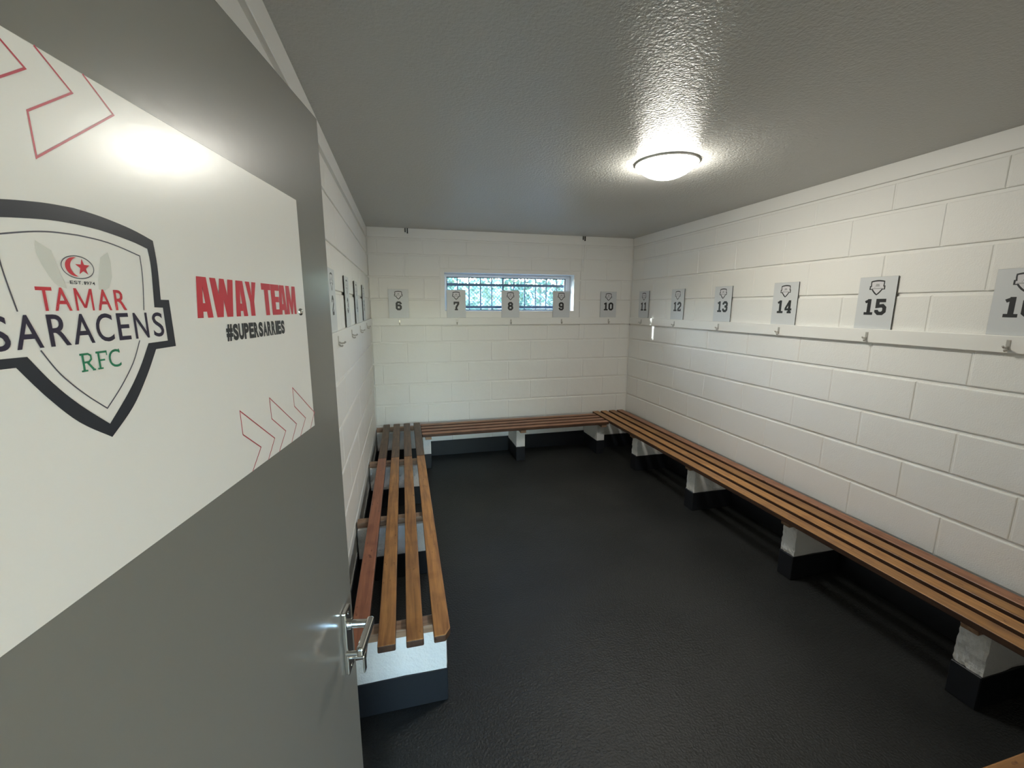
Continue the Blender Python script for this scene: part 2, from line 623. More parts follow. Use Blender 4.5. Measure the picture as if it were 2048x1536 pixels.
JD = 0.010      # joint depth
wall_r = box('wall_right', XR + JD, XR + 0.15, -0.12, YB + 0.2, 0.0, ZC, MT['wall'])
tag(wall_r, 'white painted concrete block wall on the right', kind='structure')
lay(wall_r, YF, YB - 0.003, (1.43, 1.64), 0.4636, lambda t, z, j: ((XR + j, t, z), -math.pi / 2))
wall_l = box('wall_left', XL - 0.15, XL - JD, -0.12, YB + 0.2, 0.0, ZC, MT['wall'])
tag(wall_l, 'white painted concrete block wall on the left', kind='structure')
lay(wall_l, YF, YB - 0.003, (1.35, 1.58), 0.4636, lambda t, z, j: ((XL - j, t, z), math.pi / 2))

# back wall with the window opening
WX0, WX1, WZ0, WZ1 = 0.442, 1.912, 1.612, 2.012
SX0, SX1, SZ0, SZ1 = 0.395, 1.985, 1.455, 2.045
YO = YB + 0.24
bm = bmesh.new()
yb = YB + JD
add_box(bm, XL - 0.02, WX0, yb, YO, 0, ZC)
add_box(bm, WX1, XR + 0.02, yb, YO, 0, ZC)
add_box(bm, WX0, WX1, yb, YO, 0, WZ0)
add_box(bm, WX0, WX1, yb, YO, WZ1, ZC)
wall_b = from_bm('wall_back', bm, MT['wall'])
tag(wall_b, 'white painted concrete block wall at the far end with a low wide window', kind='structure')
lay(wall_b, XL + 0.003, XR - 0.003, (0.225, 0.03), 0.4555, lambda t, z, j: ((t, YB + j, z), 0.0), holes=[(SX0, SX1, SZ0, SZ1)])
bm = bmesh.new()
yf = YB - 0.001
add_box(bm, SX0 + .004, WX0, yf, yb + .003, SZ0 + .004, SZ1 - .004)
add_box(bm, WX1, SX1 - .004, yf, yb + .003, SZ0 + .004, SZ1 - .004)
add_box(bm, WX0, WX1, yf, yb + .003, SZ0 + .004, WZ0)
add_box(bm, WX0, WX1, yf, yb + .003, WZ1, SZ1 - .004)
from_bm('plaster_surround', bm, MT['smooth'], wall_b)
# front wall with the doorway the camera stands in
bm = bmesh.new()
DX0, DX1, DZ = -0.275, 0.53, 2.0
add_box(bm, XL - 0.02, DX0, -0.10, YF - .002, 0, ZC)
add_box(bm, DX1, XR + 0.02, -0.10, YF - .002, 0, ZC)
add_box(bm, DX0, DX1, -0.10, YF - .002, DZ, ZC)
tag(from_bm('wall_front', bm, MT['wall']), 'white painted wall around the doorway', kind='structure')

# top band under the ceiling
def band(name, x0, x1, y0, y1):
    o = box(name, x0, x1, y0, y1, ZT + 0.010, ZC, MT['smooth'], bev=0.002, seg=1)
    return tag(o, 'white painted flat band below the ceiling', kind='structure')


band('trim_1', XL - .02, XL + .008, YF, YB - .008)
band('trim_2', XL + .009, XR - .009, YB - .007, YB + .02)
band('trim_3', XR - .008, XR + .02, YF, YB - .008)

# black painted skirting
def skirt(name, x0, x1, y0, y1, h, side):
    tag(box(name, x0, x1, y0, y1, 0.0, h, MT['black'], bev=0.0015, seg=1), 'black painted skirting along the %s wall' % side, kind='structure')


skirt('baseboard_back', XL + .006, XR - .006, YB - .005, YB + .003, 0.172, 'far')
skirt('baseboard_right', XR - .005, XR + .003, YF, YB - .006, 0.172, 'right')
skirt('baseboard_left', XL - .003, XL + .005, YF, YB - .006, 0.185, 'left')

# ------------------------------------------------------------------ window
win = empty('window_1', ((WX0 + WX1) / 2, YB + 0.15, WZ0))
tag(win, 'low wide window with a white plastic frame in the far wall', kind='structure')


def wloc(o):
    o.matrix_parent_inverse = Matrix.Translation(-win.location)
    return o


bm = bmesh.new()
PY = YB + 0.155
fx0, fx1, fz0, fz1, fr = WX0 + .001, WX1 - .001, WZ0 + .001, WZ1 - .001, 0.035
add_box(bm, fx0, fx1, PY - .03, PY + .03, fz1 - fr, fz1, .004, 1)
add_box(bm, fx0, fx0 + fr, PY - .03, PY + .03, fz0, fz1 - fr, .004, 1)
add_box(bm, fx1 - fr - .02, fx1, PY - .03, PY + .03, fz0, fz1 - fr, .004, 1)
add_box(bm, fx0 + fr, fx1 - fr - .02, PY - .03, PY + .03, fz0, fz0 + .004, .001, 1)
wloc(from_bm('frame', bm, MT['upvc'], win))
gx0, gx1, gz0, gz1 = fx0 + fr, fx1 - fr - .02, fz0 + .004, fz1 - fr
bm = bmesh.new()
g = 0.008
add_box(bm, gx0, gx1, PY - .02, PY - .008, gz1 - g, gz1)
add_box(bm, gx0, gx1, PY - .02, PY - .008, gz0, gz0 + g)
add_box(bm, gx0, gx0 + g, PY - .02, PY - .008, gz0 + g, gz1 - g)
add_box(bm, gx1 - g, gx1, PY - .02, PY - .008, gz0 + g, gz1 - g)
wloc(from_bm('gasket', bm, MT['gasket'], win))
wloc(box('pane', gx0 + .002, gx1 - .002, PY - .008, PY - .004, gz0 + .002, gz1 - .002, MT['glass'], win))

# security grille outside
GY = YB + 0.215
gr = empty('window_grille', (1.18, GY, WZ0))
tag(gr, 'steel security grille with bars and diamond mesh outside the window', 'grille')


def gloc(o):
    o.matrix_parent_inverse = Matrix.Translation(-gr.location)
    return o


x = 0.475
for i in range(12):
    r = 0.0065 if i != 5 else 0.011
    bm = bmesh.new()
    add_tube(bm, [(x, GY, WZ0 + .002), (x, GY, WZ1 - .002)], r, 8)
    gloc(from_bm('bar', bm, MT['grille'], gr))
    x += 0.1303
for z in (1.652, 1.898):
    gloc(box('rail', WX0 + .001, WX1 - .001, GY - .012, GY - .006, z - .014, z + .014, MT['grille'], gr))
# expanded diamond mesh
bm = bmesh.new()
cw, ch = 0.040, 0.0215
rows = int((WZ1 - WZ0) / ch)
nc = int((WX1 - WX0) / (cw / 2))
t = 0.0032
for rr in range(rows + 1):
    zb_ = WZ0 + rr * ch
    pts = []
    for i in range(nc + 1):
        zz = zb_ + (ch * 0.5 if (i + rr) % 2 else -ch * 0.5) * 0.92
        pts.append((WX0 + .002 + i * cw / 2, min(max(zz, WZ0 + .003), WZ1 - .003)))
    for (xa, za), (xb, zb2) in zip(pts, pts[1:]):
        vs = [bm.verts.new(p) for p in ((xa, GY + .012, za - t), (xb, GY + .012, zb2 - t), (xb, GY + .012, zb2 + t), (xa, GY + .012, za + t),
                                        (xa, GY + .015, za - t), (xb, GY + .015, zb2 - t), (xb, GY + .015, zb2 + t), (xa, GY + .015, za + t))]
        for f in ((0, 1, 2, 3), (7, 6, 5, 4), (0, 4, 5, 1), (2, 6, 7, 3)):
            bm.faces.new([vs[i] for i in f])
mo = gloc(from_bm('mesh', bm, MT['mesh'], gr))
mo['kind'] = 'stuff'

# ------------------------------------------------------------------ open door with its sign
DAZ, DW = 0.165, 0.762
HX, HY = -0.25576, 0.11835
door = empty('door_1', (HX, HY, 0.0), -DAZ)
tag(door, 'grey gloss door standing open with a white team sign on it', kind='structure')
box('door_leaf', -0.044, 0.0, 0.0, DW, 0.012, 1.98, MT['door'], door, bev=0.0018, seg=2)
PO = 0.0035
panel = box('sign_panel', 0.0, PO, 0.131, 0.632, 1.4655, 1.8175, MT['panel'], door, bev=0.0006, seg=1)
panel['label'] = 'white printed sign panel with shield crest and red AWAY TEAM lettering'
LV = [PO + 0.0002]


def on_panel(name, polys, m, lift=0.0, stack=False):
    off = PO + 0.0002 + lift
    return flat_obj(name, polys, lambda u, z, l: (off + l, u, z), m, panel, stack)


sh = lambda L: [(SH_C + p[0], SH_Z + p[1]) for p in L]
on_panel('shield_border', ring(sh(SHIELD_OUT), sh(SHIELD_IN)), MT['navy'])
thin_r = [(.2505, 1.7070), (.2680, 1.7062), (.2831, 1.7040), (.3032, 1.6993), (.3028, 1.6821), (.2990, 1.6566)]
thin_r = smooth_run(thin_r, 0, 3) + smooth_run(thin_r, 3, 5)[1:]
thin_b = smooth_run([(.2900, 1.6329), (.2802, 1.6163), (.2656, 1.6001), (.2505, 1.5867)], 0, 3)
mir = lambda L: [(2 * SH_C - p[0], p[1]) for p in reversed(L)]
on_panel('shield_line', stroke(mir(thin_r)[:-1] + thin_r, 0.0009) + stroke(thin_b + mir(thin_b)[1:], 0.0009), MT['thin'])
wl = [(.2203, 1.6995), (.2255, 1.6968), (.2296, 1.6945), (.2318, 1.6839), (.2343, 1.6767), (.2357, 1.6711), (.2303, 1.6724), (.2276, 1.6745), (.225, 1.6786), (.2215, 1.6855), (.2196, 1.6922)]
wr = [(.2725, 1.6985), (.2738, 1.6915), (.2730, 1.681), (.269, 1.6732), (.2645, 1.6706), (.2600, 1.6715), (.2606, 1.6778), (.2635, 1.6869), (.2655, 1.6940)]
on_panel('grey_blades', [wl, wr], MT['greyp'])
# oval badge with crescent and star
ec, ez, ea, eb = .2464, 1.6856, .0123, .0077
ang = [2 * math.pi * k / 40 for k in range(40)]
on_panel('badge_oval', ring([(ec + ea * math.cos(t), ez + eb * math.sin(t)) for t in ang], [(ec + (ea - .0006) * math.cos(t), ez + (eb - .0006) * math.sin(t)) for t in ang]), MT['thin'], .0001)
o_, i_ = [], []
for k in range(25):
    t = math.radians(72 + 216 * k / 24)
    o_.append((.2445 + .0074 * math.cos(t), 1.6857 + .0063 * math.sin(t)))
    kk = min(k, 24 - k) / 12.0
    i_.append((.2467 + .0060 * math.cos(math.radians(100 + 160 * k / 24)), 1.6857 + (.0062 - .0010 * kk) * math.sin(math.radians(100 + 160 * k / 24))))
cres = [[o_[k], o_[k + 1], i_[k + 1], i_[k]] for k in range(24)]
star, sc_ = [], (.2500, 1.6858)
for k in range(10):
    r = 1.0 if k % 2 == 0 else 0.40
    t = math.pi / 2 + k * math.pi / 5
    star.append((sc_[0] + .0056 * r * math.cos(t), sc_[1] + .0058 * r * math.sin(t)))
on_panel('crescent_and_star', cres + [[sc_, star[k], star[(k + 1) % 10]] for k in range(10)], MT['red'], .0001)


def letters(txt, boxes, z0, z1, offset=0.0):
    out = []
    for ch, (a, b) in zip(txt, boxes):
        if ch == 'M':
            out += fit([[(0, 0), (.115, 0), (.115, 1), (0, 1)], [(.885, 0), (1, 0), (1, 1), (.885, 1)], [(.0, 1), (.15, 1), (.57, .12), (.43, .12)], [(.85, 1), (.43, .12), (.57, .12), (1, 1)]], a, b, z0, z1)
            continue
        out += fit(font_polys(ch, offset)[0], a, b, z0, z1)
    return out


on_panel('red_lettering', letters('TAMAR', [(.2145, .2249), (.2250, .2368), (.2399, .2538), (.2569, .2685), (.2717, .2822)], 1.6568, 1.6716, 0.008), MT['red'], .0001, True)
on_panel('navy_lettering', letters('SARACENS', [(.1834, .1949), (.1976, .2136), (.2180, .2320), (.2342, .2499), (.2524, .2668), (.2708, .2822), (.2867, .3011), (.3063, .3184)], 1.6344, 1.6546, 0.007), MT['ink'], .0001)
est, x = [], .2385
for ch in 'EST.':
    w = .0024 if ch != '.' else .0006
    est += fit(font_polys(ch, 0.01)[0], x, x + w, 1.6743, 1.6765 if ch != '.' else 1.6748)
    x += w + .0005
x += .0008
for ch in '1974':
    w = .0020 if ch != '1' else .0011
    est += fit(font_polys(ch, 0.01)[0], x, x + w, 1.6743, 1.6765)
    x += w + .0004
on_panel('small_lettering', est, MT['navy'], .0001)
# slab serif RFC
gR = stroke([(.24, 0), (.24, 1)], .15) + stroke([(.05, .945), (.62, .945), (.80, .84), (.80, .64), (.62, .50), (.24, .50)], .11) + stroke([(.50, .50), (.88, .05)], .14) + stroke([(.02, .045), (.46, .045)], .09) + stroke([(.78, .045), (1, .045)], .09)
gF = stroke([(.26, 0), (.26, 1)], .16) + stroke([(.04, .945), (.95, .945)], .11) + stroke([(.94, 1), (.94, .74)], .09) + stroke([(.26, .50), (.74, .50)], .10) + stroke([(.04, .045), (.50, .045)], .09)
gC = font_polys('C')[0]
gC = gC + stroke([(.93, .78), (.93, 1.0)], .08)
on_panel('green_lettering', fit(gR, .2353, .2464, 1.6154, 1.6280) + fit(gF, .2479, .2577, 1.6154, 1.6282) + fit(gC, .2584, .2689, 1.6152, 1.6284), MT['green'], .0001, True)
hv = []
for ch, (a, b) in zip('AWAYTEAM', [(.3655, .3908), (.3912, .4331), (.4338, .4582), (.4586, .4831), (.4958, .5203), (.5207, .5442), (.5412, .5655), (.5658, .5975)]):
    hv += fit(HEAVY[ch], a, b, 1.6484, 1.6882)
on_panel('away_team_lettering', hv, MT['red'], .0001, True)
# hashtag line: condensed heavy letters
wid = {'I': .42, '#': 1.15}
word = '#SUPERSARRIES'
tot = sum(wid.get(c, 1.0) for c in word)
x, sp = .4103, .0006
unit = (.5522 - .4103 - sp * (len(word) - 1)) / tot
hs = []
for ch in word:
    w = unit * wid.get(ch, 1.0)
    hs += fit(font_polys(ch, 0.055)[0], x, x + w, 1.6222, 1.6405)
    x += w + sp
on_panel('hashtag_lettering', hs, MT['black_print'], .0001)
# chevrons, outlined in red, cut by the panel's edges
ch_ = lambda dx: [(.4710 + dx, 1.4660), (.4926 + dx, 1.4877), (.4189 + dx, 1.5430), (.4196 + dx, 1.5150), (.4559 + dx, 1.4877), (.4316 + dx, 1.4660)]
lines = []
for dx in (0.0, .0703, .1411):
    lines += stroke(ch_(dx), .0013)
tch = lambda dx: [(.2425 + dx, 1.8170), (.2646 + dx, 1.8004), (.2308 + dx, 1.7757), (.2312 + dx, 1.7497), (.2979 + dx, 1.8002), (.2755 + dx, 1.8170)]
for dx in (0.0, -.0637):
    lines += stroke(tch(dx), .0013)
on_panel('red_chevrons', lines, MT['darkred'])
bm = bmesh.new()
lathe(bm, [(0.0056, 0.0), (0.0054, .0012), (.0042, .0027), (.0022, .0035), (0, .0038)], 24)
scw = from_bm('screw', bm, MT['chrome'], panel, smooth=True)
scw.location = (PO, .6110, 1.6512)
scw.rotation_euler = (0, math.pi / 2, 0)

# lever handle on its plate
hd = box('handle_plate', 0.0, 0.0095, .690, .724, .927, 1.066, MT['chrome'], door, bev=0.0025, seg=2)
bm = bmesh.new()
add_tube(bm, [(.008, .706, 1.032), (.016, .706, 1.032)], .0105, 20)
add_tube(bm, [(.016, .706, 1.032), (.052, .706, 1.032)], .0078, 20)
from_bm('spindle', bm, MT['chrome'], hd, smooth=False)
bm = bmesh.new()
add_box(bm, .044, .058, .628, .716, 1.0225, 1.0415, .0045, 3)
lv = from_bm('lever', bm, MT['chrome'], hd)
bm = bmesh.new()
add_tube(bm, [(.046, .633, 1.029), (.026, .633, 1.029)], .0045, 16)
from_bm('lever_return', bm, MT['chrome'], hd)
bm = bmesh.new()
add_tube(bm, [(.008, .706, .955), (.034, .706, .955)], .0042, 14)
add_box(bm, .0335, .0375, .699, .713, .922, .961, .0018, 2)
from_bm('key', bm, MT['chrome'], hd)
for zz in (1.056, .937):
    bm = bmesh.new()
    lathe(bm, [(0.0036, 0), (.0034, .0008), (0, .0016)], 16)
    s = from_bm('screw', bm, MT['chrome'], hd)
    s.location = (.0095, .707, zz)
    s.rotation_euler = (0, math.pi / 2, 0)
for zz in (.22, 1.0, 1.76):
    bm = bmesh.new()
    add_tube(bm, [(-.004, -.006, zz - .05), (-.004, -.006, zz + .05)], .006, 12)
    from_bm('hinge', bm, MT['chrome'], door)

# ------------------------------------------------------------------ benches
SLT, BAT_T, PIER_T = 0.412, 0.380, 0.345
_sm = {}


def slat_mesh(length, w, m, clip=0):
    k = (round(length, 3), w, m.name, clip)
    if k not in _sm:
        bm = bmesh.new()
        h = SLT - BAT_T
        seg = 24
        # outline in XY, extruded; a little bow so the edge is not ruler straight
        c = 0.022
        top = []
        if clip:
            outline = [(0, -w / 2 + c), (c * 1.5, -w / 2), (length, -w / 2), (length, w / 2), (0, w / 2)]
        else:
            outline = [(0, -w / 2), (length, -w / 2), (length, w / 2), (0, w / 2)]
        f = bm.faces.new([bm.verts.new((p[0], p[1], -h / 2)) for p in outline])
        r = bmesh.ops.extrude_face_region(bm, geom=[f])
        for v in r['geom']:
            if isinstance(v, bmesh.types.BMVert):
                v.co.z = h / 2
        bmesh.ops.bevel(bm, geom=list(bm.edges), offset=0.005, segments=3, affect='EDGES', profile=0.5)
        bmesh.ops.recalc_face_normals(bm, faces=bm.faces)
        bm.normal_update()
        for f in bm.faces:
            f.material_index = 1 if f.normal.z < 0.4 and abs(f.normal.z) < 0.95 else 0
        me = bpy.data.meshes.new('slat')
        bm.to_mesh(me)
        bm.free()
        me.materials.append(m)
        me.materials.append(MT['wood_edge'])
        _sm[k] = me
    return _sm[k]


def pier(parent, x0, x1, y0, y1, chip=(), rough=0.0035):
    """white painted block pier with a black painted foot; chip: which faces are rough hewn ('x0','y0')"""
    bm = bmesh.new()
    z0, z1 = 0.157, PIER_T
    add_box(bm, x0, x1, y0, y1, z0, z1)
    bmesh.ops.subdivide_edges(bm, edges=list(bm.edges), cuts=9, use_grid_fill=True)
    cx, cy, cz = (x0 + x1) / 2, (y0 + y1) / 2, (z0 + z1) / 2
    rnd = random.Random(int(x0 * 1000 + y0 * 77))
    for v in bm.verts:
        on = (abs(v.co.x - x0) < 1e-5, abs(v.co.x - x1) < 1e-5, abs(v.co.y - y0) < 1e-5, abs(v.co.y - y1) < 1e-5)
        zed = abs(v.co.z - z0) < 1e-5 or abs(v.co.z - z1) < 1e-5
        if sum(on) + zed >= 2:          # worn arrises
            d = Vector((cx - v.co.x, cy - v.co.y, (cz - v.co.z) * .4)).normalized()
            v.co += d * rnd.uniform(0.002, 0.006 if chip else 0.004)
        for nm, hit, dv in (('x0', on[0], Vector((1, 0, 0))), ('x1', on[1], Vector((-1, 0, 0))), ('y0', on[2], Vector((0, 1, 0)))):
            if hit and nm in chip:
                v.co += dv * rnd.uniform(0, rough)
    o = from_bm('support_pier', bm, MT['pier'], parent)
    b = box('painted_foot', x0 - .001, x1 + .001, y0 - .001, y1 + .001, 0.0, z0, MT['black'], o, bev=0.003, seg=1)
    return o


# left bench
bl = tag(empty('slatted_bench'), 'slatted wooden bench along the left wall, its near end beside the grey door', 'bench', 'changing room benches')
for i, x in enumerate((-.2145, -.1105, -.0055, .0985)):
    m = MT['wood_red'] if i == 0 else MT['wood']
    y0 = 1.466 if i else 1.452
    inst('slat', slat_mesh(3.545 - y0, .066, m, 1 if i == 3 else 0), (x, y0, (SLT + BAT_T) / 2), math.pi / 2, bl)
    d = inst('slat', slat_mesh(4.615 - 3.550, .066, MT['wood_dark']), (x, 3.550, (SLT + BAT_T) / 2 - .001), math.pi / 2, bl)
for y in (1.600, 2.545, 3.548, 4.585):
    bx = box('batten', XL + .008, .105, y - .03, y + .03, PIER_T, BAT_T, MT['batten'], bl, bev=.004)
pier(bl, XL + .010, .122, 1.577, 1.677)
pier(bl, XL + .010, .085, 2.492, 2.592)
pier(bl, XL + .010, .085, 3.492, 3.592)
pier(bl, XL + .010, .105, 4.50, 4.60)

# bench under the window
bb = tag(empty('slatted_bench'), 'slatted wooden bench against the far wall under the window', 'bench', 'changing room benches')
for y in (4.196, 4.303, 4.410, 4.517):
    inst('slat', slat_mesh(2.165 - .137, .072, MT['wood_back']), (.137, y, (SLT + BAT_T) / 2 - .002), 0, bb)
for x in (.20, 1.185, 2.115):
    box('batten', x - .03, x + .03, 4.175, YB - .012, PIER_T, BAT_T - .002, MT['batten'], bb, bev=.003)
pier(bb, .146, .228, 4.285, YB - .010)
pier(bb, 1.137, 1.234, 4.285, YB - .010)
pier(bb, 2.085, 2.176, 4.285, YB - .010)

# right bench
br = tag(empty('slatted_bench'), 'long slatted wooden bench along the right wall below numbers 11 to 16', 'bench', 'changing room benches')
for i, x in enumerate((2.223, 2.331, 2.439, 2.547)):
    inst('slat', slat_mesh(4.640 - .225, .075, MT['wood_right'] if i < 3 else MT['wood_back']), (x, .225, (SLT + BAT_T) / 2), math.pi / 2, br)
for y in (1.04, 1.928, 2.865, 3.765, 4.52):
    box('batten', 2.215, XR - .012, y - .03, y + .03, PIER_T, BAT_T, MT['batten'], br, bev=.003)
pier(br, 2.252, XR - .010, .990, 1.093, ('x0',), .008)
pier(br, 2.252, XR - .010, 1.880, 1.977, ('x0',), .006)
pier(br, 2.250, XR - .010, 2.815, 2.918, ('x0',), .006)
pier(br, 2.252, XR - .010, 3.715, 3.815, ('x0',), .010)
pier(br, 2.252, XR - .010, 4.475, 4.565)

# bench against the front wall, only its corner is in the picture
bf = tag(empty('slatted_bench'), 'slatted bench cut off by the bottom right corner of the picture', 'bench', 'changing room benches')
for y in (.262, .366, .470, .584):
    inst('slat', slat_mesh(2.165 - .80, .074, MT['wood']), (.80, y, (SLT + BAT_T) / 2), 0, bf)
for x in (.9, 1.5, 2.08):
    box('batten', x - .03, x + .03, YF + .01, .612, PIER_T, BAT_T, MT['batten'], bf, bev=.003)
    pier(bf, x - .05, x + .05, YF + .01, .55)

# ------------------------------------------------------------------ coat rails with hooks
RZ0, RZ1, RT = 1.460, 1.538, 0.021
bm = bmesh.new()
# hook: plate on the rail, arm down and out with an upturned tip (front faces -Y)
add_box(bm, -.0075, .0075, -.003, 0, -.022, .022, .001, 1)
add_tube(bm, [(0, -.002, -.008), (0, -.014, -.013), (0, -.027, -.012), (0, -.033, -.005)], [.0048, .0042, .0040, .0046], 8)
add_tube(bm, [(0, -.002, -.018), (0, -.009, -.027), (0, -.016, -.028), (0, -.020, -.022)], [.0045, .004, .0038, .004], 8)
bmesh.ops.recalc_face_normals(bm, faces=bm.faces)
hook_me = bpy.data.meshes.new('hook')
bm.to_mesh(hook_me)
bm.free()
hook_me.materials.append(MT['hook'])


def rail_thing(label, bxyz, hooks, rz):
    t = tag(empty('coat_rail'), label, 'coat rail', 'coat rails around the room')
    box('board', *bxyz, MT['smooth'], t, bev=.003, seg=2)
    for h in hooks:
        inst('hook', hook_me, h, rz, t)
    return t


BX = [-.036, .562, 1.161, 1.758, 2.345]
RY = [4.367, 3.752, 3.130, 2.515, 1.905, 1.295]
LY = [2.190, 2.765, 3.310, 3.910]
HZ = 1.497
rail_thing('white coat rail with hooks across the far wall under the window', (XL + .004, XR - .004, YB - RT, YB - .002, RZ0, RZ1), [(x + .003, YB - RT, HZ) for x in BX], 0)
rail_thing('white coat rail with hooks along the right wall', (XR - RT, XR - .002, YF + .01, YB - RT - .002, RZ0, RZ1), [(XR - RT, y + .01, HZ) for y in RY], -math.pi / 2)
rail_thing('white coat rail with hooks along the left wall beyond the door', (XL + .002, XL + RT, YF + .8, YB - RT - .002, RZ0, RZ1), [(XL + RT, y, HZ) for y in LY], math.pi / 2)

# ------------------------------------------------------------------ numbered sheets standing on the rails
SW, SHT, SD = 0.203, 0.294, 0.004


def number_sign(num, loc, rz, label):
    t = tag(empty('number_sign', loc, rz), label, 'sign', 'numbered signs above the coat hooks')
    box('board', -SW / 2, SW / 2, -SD, 0, 0, SHT, MT['sheet_core'], t)
    fo = -SD - .0006
    box('printed_face', -SW / 2 + .0005, SW / 2 - .0005, fo, -SD, .0005, SHT - .0005, MT['sheet'], t)
    k = .084 / (max(p[0] for p in SHIELD_OUT) * 2)
    base = SHT - .018 - .086
    kz = .086 / SHIELD_OUT[0][1]
    o2 = [(p[0] * k, base + p[1] * kz) for p in SHIELD_OUT]
    i2 = [(a[0] + 1.45 * (b[0] * k - a[0]), a[1] + 1.45 * (base + b[1] * kz - a[1])) for a, b in zip(o2, SHIELD_IN)]
    P = lambda off: (lambda u, z, l: (u, fo - off - l, z))
    flat_obj('shield_fill', [[(0.0, base + .05), o2[j], o2[(j + 1) % len(o2)]] for j in range(len(o2))], P(.0002), MT['sheet_shield'], t)
    flat_obj('shield_border', ring(o2, i2), P(.0004), MT['black_print'], t)
    mark = fit(font_polys('T')[0], -.018, -.010, base + .040, base + .048) + [[(-.030, base + .036), (.030, base + .036), (.030, base + .041), (-.030, base + .041)], [(-.012, base + .050), (.012, base + .050), (.008, base + .064), (-.008, base + .064)]]
    flat_obj('shield_emblem', mark, P(.0004), MT['greyp_dark'], t)
    dg, x = [], 0.0
    hgt, wd = .090, .060
    n = len(num)
    tw = wd * n + .006 * (n - 1)
    x = -tw / 2
    for d in num:
        dg += [[(x + p[0] / .64 * wd, base - .020 - hgt + p[1] * hgt) for p in q] for q in slab_digit(d)]
        x += wd + .006
    flat_obj('number', dg, P(.0004), MT['black_print'], t, True)
    return t


MT['greyp_dark'] = mat('print_mid_grey', (0.40, 0.40, 0.41), 0.4)
WORDS = ['', 'one', 'two', 'three', 'four', 'five', 'six', 'seven', 'eight', 'nine', 'ten', 'eleven', 'twelve', 'thirteen', 'fourteen', 'fifteen', 'sixteen']
for i, x in enumerate(BX):
    n = str(6 + i)
    number_sign(n, (x, YB - .004, RZ1), 0, 'grey sheet printed with number %s, standing on the far rail' % WORDS[6 + i])
for i, y in enumerate(RY):
    n = str(11 + i)
    number_sign(n, (XR - .004, y, RZ1), -math.pi / 2, 'grey sheet printed with number %s, standing on the right rail' % WORDS[11 + i])
ordn = ['nearest the door', 'second from the door', 'third from the door', 'nearest the far corner']
for i, y in enumerate(LY):
    number_sign(str(2 + i), (XL + .004, y, RZ1), math.pi / 2, 'numbered sheet seen edge on above the left rail, %s' % ordn[i])

# ------------------------------------------------------------------ ceiling lamp
lx, ly = 1.440, 2.235
lamp = tag(empty('ceiling_lamp', (lx, ly, ZC)), 'round white domed lamp lit on the ceiling', 'lamp')
bm = bmesh.new()
lathe(bm, [(0.0, 0.0), (.1655, 0.0), (.1672, -.0015), (.1672, -.0085), (.1655, -.0100), (0, -.0095)], 64)
from_bm('lamp_base', bm, MT['smooth'], lamp, smooth=False)
bm = bmesh.new()
CR, CDP = .1655, .074                      # shallow spherical cap
RHO = (CR * CR + CDP * CDP) / (2 * CDP)
A0 = math.asin(CR / RHO) if CDP < CR else math.pi / 2
prof = []
for k in range(0, 13):
    t = A0 * (1 - k / 12)
    prof.append((RHO * math.sin(t) if k < 12 else 0.0, -.0098 - (RHO * math.cos(t) - (RHO - CDP))))
lathe(bm, prof, 64)
from_bm('diffuser', bm, MT['lamp'], lamp, smooth=True)

# ------------------------------------------------------------------ wall straps at the top of the far wall
def strap(x, z0, label):
    t = tag(empty('wall_strap', (x, YB, ZC)), label, 'strap', 'wall straps beside the window')
    rnd = random.Random(int(x * 100))
    bm = bmesh.new()
    n = 14
    for k in range(n):
        za, zb2 = -.10 + (z0 - ZC + .10) * k / n, -.10 + (z0 - ZC + .10) * (k + 1) / n
        j = rnd.uniform(-.0018, .0018)
        add_box(bm, -.015 + j, -.007 + j, -.007 + rnd.uniform(0, .003), .004, zb2, za + .001)
        add_box(bm, .007 - j, .015 - j, -.007 + rnd.uniform(0, .003), .004, zb2, za + .001)
    from_bm('painted_strap', bm, MT['wall'], t)
    bm = bmesh.new()
    add_box(bm, -.016, -.007, -.020, -.0075, -.040, -.002, .001, 1)
    add_box(bm, .006, .016, -.022, -.0075, -.052, -.002, .001, 1)
    from_bm('bracket', bm, MT['bracket'], t)
    return t


strap(.070, 1.84, 'painted strap with dark bracket ends above number 6')
s2 = strap(2.012, 2.05, 'painted strap with dark bracket end right of the window')

# ------------------------------------------------------------------ outside
tag(box('ground', -14, 16, YO, 22, -0.35, -0.12, MT['ground']), 'ground outside the window', kind='structure')
tag(box('yard', -8, 8, -12, -0.12, -0.35, -0.02, MT['ground']), 'yard outside the doorway', kind='structure')
tag(box('wall_baffle_right', 0.80, 0.92, -3.4, -0.13, -0.02, 2.3, MT['baffle']), 'porch side wall added outside the doorway to narrow the daylight', kind='structure')  # unseen side walls and roof, added to narrow daylight through the doorway
tag(box('wall_baffle_left', -0.72, -0.60, -3.4, -0.13, -0.02, 2.3, MT['baffle']), 'porch side wall added outside the doorway to narrow the daylight', kind='structure')
tag(box('baffle_roof', -0.72, 0.92, -3.4, -0.13, 2.3, 2.4, MT['baffle']), 'porch roof added outside the doorway to narrow the daylight', kind='structure')
tag(box('sun_cutoff_eave', XL - .4, XR + .4, YO + .002, YO + .12, 2.055, 2.45, MT['roof']), 'unseen eave added above the window to cut off the sun', kind='structure')  # added out of view to trim the top of the sun patch


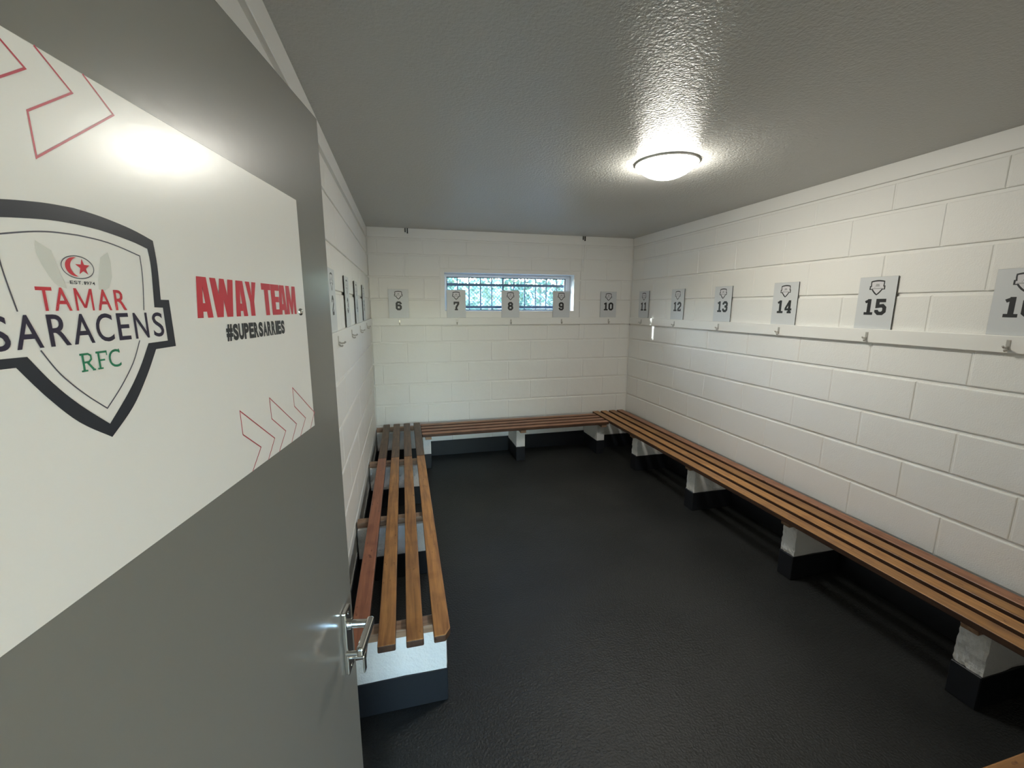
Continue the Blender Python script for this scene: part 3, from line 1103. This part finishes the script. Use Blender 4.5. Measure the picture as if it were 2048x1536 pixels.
def foliage(name, centre, radii, n, size, m, label, cat, group=None, trunk=True, seed=1):
    rnd = random.Random(seed)
    t = tag(empty(name, (centre[0], centre[1], -0.12)), label, cat, group)
    vs, fs = [], []
    for _ in range(n):
        d = Vector((rnd.gauss(0, 1), rnd.gauss(0, 1), rnd.gauss(0, 1))).normalized() * rnd.uniform(.45, 1) ** .5
        lump = 1 + .22 * math.sin(5 * d.x + seed) * math.cos(4 * d.z + seed)
        p = Vector((d.x * radii[0], d.y * radii[1], d.z * radii[2])) * lump
        p.z += centre[2] + .12
        if p.z < .02:
            p.z = .02 + abs(p.z) * .2
        a = Vector((rnd.gauss(0, 1), rnd.gauss(0, 1), rnd.gauss(0, 1))).normalized()
        b = a.cross(Vector((rnd.gauss(0, 1), rnd.gauss(0, 1), rnd.gauss(0, 1)))).normalized()
        s = size * rnd.uniform(.6, 1.3)
        k = len(vs)
        vs += [p - a * s, p + b * s * .45 , p + a * s, p - b * s * .45]
        fs.append((k, k + 1, k + 2, k + 3))
    f = mk('foliage', vs, fs, m, t)
    f['kind'] = 'stuff'
    if trunk:
        bm = bmesh.new()
        add_tube(bm, [(0, 0, 0), (.03, .02, centre[2] * .5), (0, 0, centre[2] + .1)], [.07, .05, .02], 8)
        from_bm('trunk', bm, MT['bark'], t)
    return t


ob = tag(empty('sun_blocker_wall', (-3.0, 6.35, -.12)), 'tall rendered wall added out of view left of the window to block the sun', 'wall')  # unseen wall added so only a thin slit of sun gets in
box('wall', -2.0, 2.15, -.05, .05, 0, 3.25, MT['render'], ob)
box('coping', -2.02, 2.15, -.06, .06, 3.25, 3.32, MT['render'], ob)
foliage('blocker', (-5.2, 10.2, 1.3), (4.6, .9, 1.9), 9000, .13, MT['leaf'], 'long dense hedge of leaves added out of view to block low sky glow', 'blocker', seed=3)  # unseen foliage added to stop horizon glow reaching the right wall
foliage('bush', (1.35, 10.2, 2.2), (1.1, .9, 1.2), 900, .10, MT['leaf_pale'], 'pale leafy bush behind the window grille in the middle', 'bush', seed=5)
foliage('bush', (4.0, 12.4, 2.3), (1.2, .9, 1.1), 1100, .10, MT['leaf'], 'green bush behind the window grille to the right', 'bush', seed=8)
foliage('bush', (.9, 13.2, 2.6), (.9, .9, 1.1), 800, .11, MT['leaf'], 'distant green bush behind the left part of the window', 'bush', seed=11)
sh_ = tag(empty('shed', (4.3, 9.3, -.12)), 'blue grey shed outside behind the right part of the window', 'shed')
o = box('wall', -1.2, 1.2, -.7, .7, 0, 1.72, MT['shed'], sh_)
bm = bmesh.new()
add_box(bm, -1.3, 1.3, -.8, .8, 1.72, 1.80)
from_bm('roof', bm, MT['roof'], sh_)
gw = tag(empty('garden_wall', (1.6, 15.5, -.12)), 'pale rendered wall far outside the window', 'wall')
box('wall', -4, 5, -.1, .1, 0, 2.5, MT['render'], gw)
box('coping', -4.05, 5.05, -.14, .14, 2.5, 2.57, MT['render'], gw)
